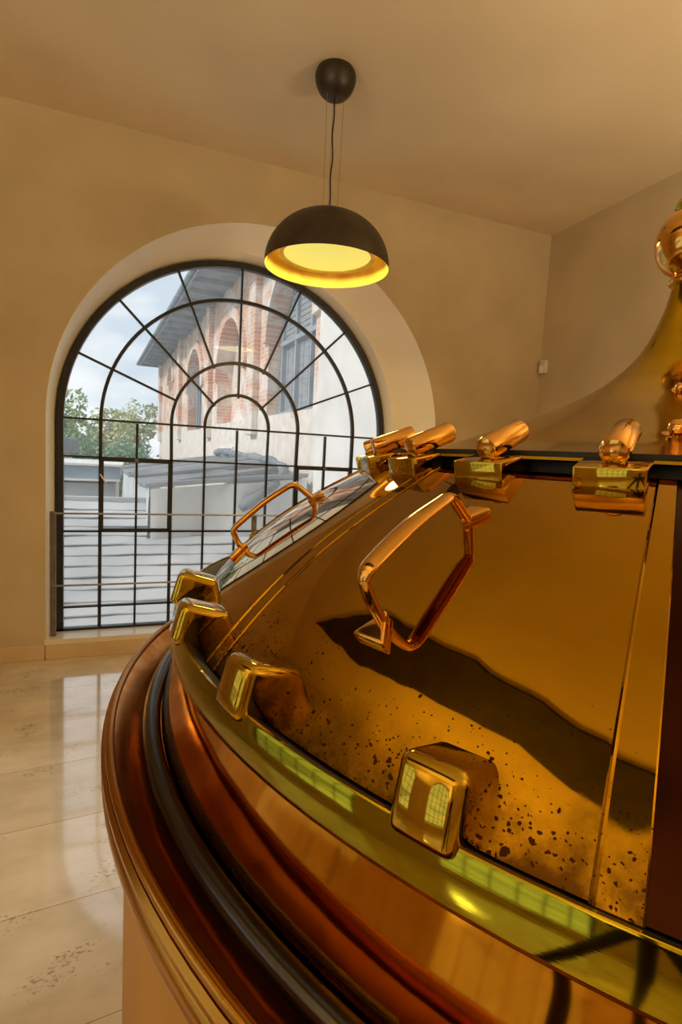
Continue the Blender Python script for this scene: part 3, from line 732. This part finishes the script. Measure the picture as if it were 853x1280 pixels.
for s0, s1 in ((10.8, 11.3), (15.45, 15.95), (21.05, 21.55), (27.2, 27.7)):
    bm = bm_(); box(bm, ((s0+s1)/2, .07, 3.9), (s1-s0, .14, 3.8), bevel=.02); bp('pilaster', bm, M['brick'])
# boarded shutters in the near arch: slats above, upright boards below
fr_ = bm_(); 
for s in (7.85, 8.6, 9.35, 10.1): box(fr_, (s, DP+.1, 3.4), (.07, .10, 2.1))
box(fr_, (9, DP+.1, 3.72), (2.35, .12, .08)); box(fr_, (9, DP+.1, 2.4), (2.35, .12, .08))
sf = bp('shutter_frame', fr_, M['soffit'])
for i in range(11):
    z = 3.82+i*.10; hw = math.sqrt(max(.01, 1.2**2-max(0, z+.02-3.75)**2))
    bm = bm_(); box(bm, (9, DP+.07, z), (2*hw-.03, .03, .085), Matrix.Translation((0, 0, 0))); obj('slat', bm, M['shutter'], sf)
for i in range(9):
    s = 7.92+i*.27; bm = bm_(); box(bm, (s, DP+.05, 3.05), (.25, .03, 1.26)); obj('board', bm, M['shutter'], sf)
# glazed arch in the middle bay
bm = bm_(); box(bm, (18.3, DP+.03, 3.3), (2.6, .03, 2.0)); wf = bp('window', bm, M['shutter'])
for i in range(6):
    bm = bm_(); box(bm, (17.2+i*.44, DP+.08, 3.4), (.08, .06, 2.3)); obj('window_bar', bm, M['soffit'], wf)
# ventilation grille in the pale base
gb = bm_(); box(gb, (13.5, .02, 1.55), (1.5, .04, .42)); gp = bp('vent_frame', gb, M['plaster_out'])
for i in range(5):
    bm = bm_(); box(bm, (13.5, .05, 1.40+i*.075), (1.35, .03, .035)); obj('vent_slat', bm, M['soffit'], gp)
# roof with deep boarded eaves
bm = bm_()
R0 = [(7.32, .95, 5.75), (28.6, .95, 5.75), (28.6, -6, 9.9), (7.32, -6, 9.9)]
t_ = [bm.verts.new(p) for p in R0]; b_ = [bm.verts.new((p[0], p[1], p[2]-.16)) for p in R0]
bm.faces.new(t_); bm.faces.new(b_[::-1])
for i in range(4): j = (i+1) % 4; bm.faces.new((t_[i], b_[i], b_[j], t_[j]))
bp('roof', bm, M['slate'])
bm = bm_(); box(bm, (17.9, .42, 5.70), (21.1, .9, .05)); bp('soffit', bm, M['soffit'])
for i in range(22):
    bm = bm_(); box(bm, (7.5+i*.98, .45, 5.62), (.10, .85, .12)); bp('rafter_end', bm, M['soffit'])
bm = bm_(); tube(bm, [(7.35, 1.0, 5.72), (28.8, 1.0, 5.72)], .07, 8); bp('gutter', bm, M['slate'], smooth=True)
bm = bm_(); box(bm, (27.85, -3, 2.4), (.3, 6, 6.7)); bp('gable_wall', bm, M['plaster_out'])
# white annex closest to the window
an = tag(empty('rendered_annex', tuple(bb.location), FA), 'plain white rendered wall of the annex at the right side of the window view', 'wall')
bm = bm_(); box(bm, (5.98, -.4, 2.6), (2.58, 1.1, 7.6)); obj('annex_wall', bm, M['plaster_out'], an)
bm = bm_(); box(bm, (5.96, -.4, 6.45), (2.62, 1.3, .1)); obj('coping', bm, M['slate'], an)

# shed with corrugated sheets against the building
sh = tag(empty('lean_to_shed', tuple(bb.location), FA), 'lean-to shed with pale corrugated roof sheets and grey tarpaulin walls outside the window', 'shed')
def corr(s0, s1, y0, z0, y1, z1, n=9, amp=.022, sag=0):
    bm = bm_(); A = []
    for j in range(5):
        t = j/4; row = []
        for i in range(n*6+1):
            s = s0+(s1-s0)*i/(n*6); z = z0+(z1-z0)*t + amp*math.cos(2*PI*i/6) - sag*math.sin(PI*t)
            row.append(bm.verts.new((s, y0+(y1-y0)*t, z + .03*math.sin(s*1.9+t*2))))
        A.append(row)
    for a, b in zip(A, A[1:]):
        for i in range(len(a)-1): bm.faces.new((a[i], a[i+1], b[i+1], b[i]))
    bmesh.ops.solidify(bm, geom=bm.faces[:], thickness=.006); return bm
for k in range(7):
    s0 = 7.38+k*.87; zt = 1.50 if k > 1 else 1.30+.10*k
    obj('roof_sheet', corr(s0, s0+.91, .17, zt-.0+.012*(k % 2), 2.45, 1.13-.03*(k % 2), 6, .03), M['sheet'], sh, smooth=True, auto=60)
pts = spline([(13.5, .26, 1.60), (12.6, .26, 1.63), (11.5, .26, 1.58), (10, .26, 1.55), (8.9, .27, 1.50), (8.0, .36, 1.38), (7.4, .75, 1.14), (7.3, 1.2, .85)], 4)
bm = bm_(); tube(bm, pts, [.07+.02*math.sin(i*1.7) for i in range(len(pts))], 8); obj('felt_flashing', bm, M['tar'], sh, smooth=True)
bm = bm_()     # hanging tarpaulin walls with folds
def hang(bm, path, zt, zb):
    n = 40; g = []
    for i in range(n+1):
        t = i/n; a = path[0][0]+(path[1][0]-path[0][0])*t, path[0][1]+(path[1][1]-path[0][1])*t
        col = []
        for j in range(8):
            u = j/7; f = .05*math.sin(t*37+u*2)*u+.04*math.sin(t*13+u*3)
            d = Vector((path[1][1]-path[0][1], -(path[1][0]-path[0][0]), 0)).normalized()
            col.append(bm.verts.new((a[0]+d.x*f, a[1]+d.y*f, zt(t)+(zb-zt(t))*u)))
        g.append(col)
    for A, B in zip(g, g[1:]):
        for j in range(7): bm.faces.new((A[j], B[j], B[j+1], A[j+1]))
hang(bm, ((13.4, 2.38), (7.4, 2.38)), lambda t: 1.10, -1.0)
obj('tarpaulin_side', bm, M['tarp'], sh, smooth=True)
bm = bm_(); hang(bm, ((7.4, 2.38), (7.4, .2)), lambda t: 1.08+.2*t, -1.0); obj('tarpaulin_end', bm, M['tarp'], sh, smooth=True)

# ribbed low roof right under the window
lr = tag(empty('low_ribbed_roof', (.6, 5.1, -.4)), 'low pale grey roof of lapped sheets just outside the lower window panes', 'roof')
NR = 15
for k in range(NR):
    t0, t1 = k/NR, (k+1)/NR; y0, y1 = 5.15+3.2*t0, 5.15+3.2*t1+.06; z0, z1 = -.52+1.33*t0, -.52+1.33*t1
    bm = bm_(); nx = 36; A = []
    for (y, z, th) in ((y0, z0+.014, 0), (y0+.03, z0+.022, 0), ((y0+y1)/2, (z0+z1)/2+.02, 0), (y1, z1+.0, 0), (y1, z1-.01, 0), (y0, z0, 0)):
        A.append([bm.verts.new((-3.2+i*.17, y+.008*math.sin(i*.9+k), z+.006*math.sin(i*.7+k*2.1)+.004*math.sin(i*2.3+k))) for i in range(nx)])
    for a, b in zip(A, A[1:]+A[:1]):
        for i in range(nx-1): bm.faces.new((a[i], a[i+1], b[i+1], b[i]))
    o = obj('roof_sheet', bm, M['sheet'], lr, smooth=True, auto=30, loc=-Vector(lr.location))
bm = bm_(); box(bm, (-.3, 8.5, -.1), (5.8, .12, 1.95)); obj('back_wall', bm, M['tarp'], lr, loc=-Vector(lr.location))

# flat roofed outbuildings on the left
ob = tag(empty('flat_roofed_outbuilding', (-2.75, 14.3, -1.1)), 'low outbuilding with a steel blue fascia beyond the ribbed roof', 'building')
bm = bm_(); box(bm, (0, 2, .9), (4.8, 4, 1.8)); obj('wall', bm, M['tarp'], ob)
bm = bm_(); box(bm, (0, 1.9, 2.08), (5.0, 4.3, .30)); obj('fascia', bm, M['fascia'], ob)
bm = bm_(); box(bm, (0, 1.9, 2.26), (5.1, 4.4, .05)); obj('roof_edge', bm, M['plaster_out'], ob)
bm = bm_(); box(bm, (0, -.27, 1.90), (5.0, .06, .05)); obj('lower_trim', bm, M['plaster_out'], ob)
o2 = tag(empty('dark_garage', (-4.7, 19, -1)), 'dark grey garage roof in front of the trees', 'building')
bm = bm_(); box(bm, (0, 2, 1.1), (5.2, 4, 2.2)); obj('wall', bm, M['plaster_out'], o2)
bm = bm_(); box(bm, (0, 1.9, 2.56), (5.6, 4.4, .55), bevel=.05); obj('roof', bm, M['tar'], o2)

def tree(x, y, z, h, r, mt, label, n=2600, name='tree', cat='tree', seed=1, leaf=.16, group=None):
    random.seed(seed); T = tag(empty(name, (x, y, z)), label, cat, group)
    bm = bm_(); tube(bm, [(0, 0, 0), (.05*h, .02*h, h*.4), (0, .03*h, h*.8)], [.05*r+.03, .035*r+.02, .02], 8)
    for k in range(7):
        a = k*2.4; tube(bm, [(0.02*h, 0, h*(.25+.07*k)), (r*.6*math.cos(a), r*.6*math.sin(a), h*(.45+.07*k))], [.02*r+.01, .008], 5)
    obj('trunk', bm, M['bark'], T, smooth=True)
    bm = bm_(); blobs = [(random.gauss(0, r*.42), random.gauss(0, r*.42), h*random.uniform(.25, .93), r*random.uniform(.25, .45)) for _ in range(26)]
    for _ in range(n):
        bx_, by_, bz_, br_ = random.choice(blobs); v = Vector((random.gauss(0, 1), random.gauss(0, 1), random.gauss(0, 1))).normalized()*br_*random.uniform(.6, 1.05)
        p = Vector((bx_, by_, bz_))+v
        if p.z < 0: continue
        q = Quaternion((random.gauss(0, 1), random.gauss(0, 1), random.gauss(0, 1), random.gauss(0, 1))).normalized(); l = leaf*random.uniform(.6, 1.3)
        bm.faces.new([bm.verts.new(p + q @ Vector(c)) for c in ((-l, 0, 0), (0, -l*.45, .1*l), (l, 0, 0), (0, l*.45, .1*l))])
    me = bpy.data.meshes.new('foliage'); bm.to_mesh(me); bm.free(); me.materials.append(mt)
    o = bpy.data.objects.new('foliage', me); C.objects.link(o); o.parent = T
    return T
GT = 'trees beyond the yard'
tree(-3.8, 30.5, -1, 5.4, 1.7, M['leaf0'], 'tallest green tree at the left edge of the window view', seed=3, group=GT)
tree(-1.3, 38, -1, 4.9, 1.9, M['leaf2'], 'yellowish green tree behind the hedge, left of the brick building', seed=4, group=GT)
tree(.3, 33.5, -1, 5.6, 1.5, M['leaf2'], 'sparse yellowish tree touching the corner of the brick building', n=1000, seed=9, group=GT)
tree(-9.5, 34, -1, 5.2, 2.2, M['leaf0'], 'green tree half hidden by the left window frame', seed=12, group=GT)
for i, (x, y) in enumerate(((-.3, 19.9), (.05, 23.2), (-2.2, 25.2), (-.4, 28.0))):
    tree(x, y, -1, (2.55, 2.6, 3.0, 3.0)[i], (.75, .8, 1.2, 1.1)[i], M['leaf1'], ['bluish green bush just behind the flat roofed outbuilding', 'bluish green bush at the foot of the brick building corner', 'dark green bush behind the garage roof', 'low green bush farthest back beside the building'][i], name='bush', cat='bush', seed=20+i, leaf=.09, group='bushes beyond the yard')
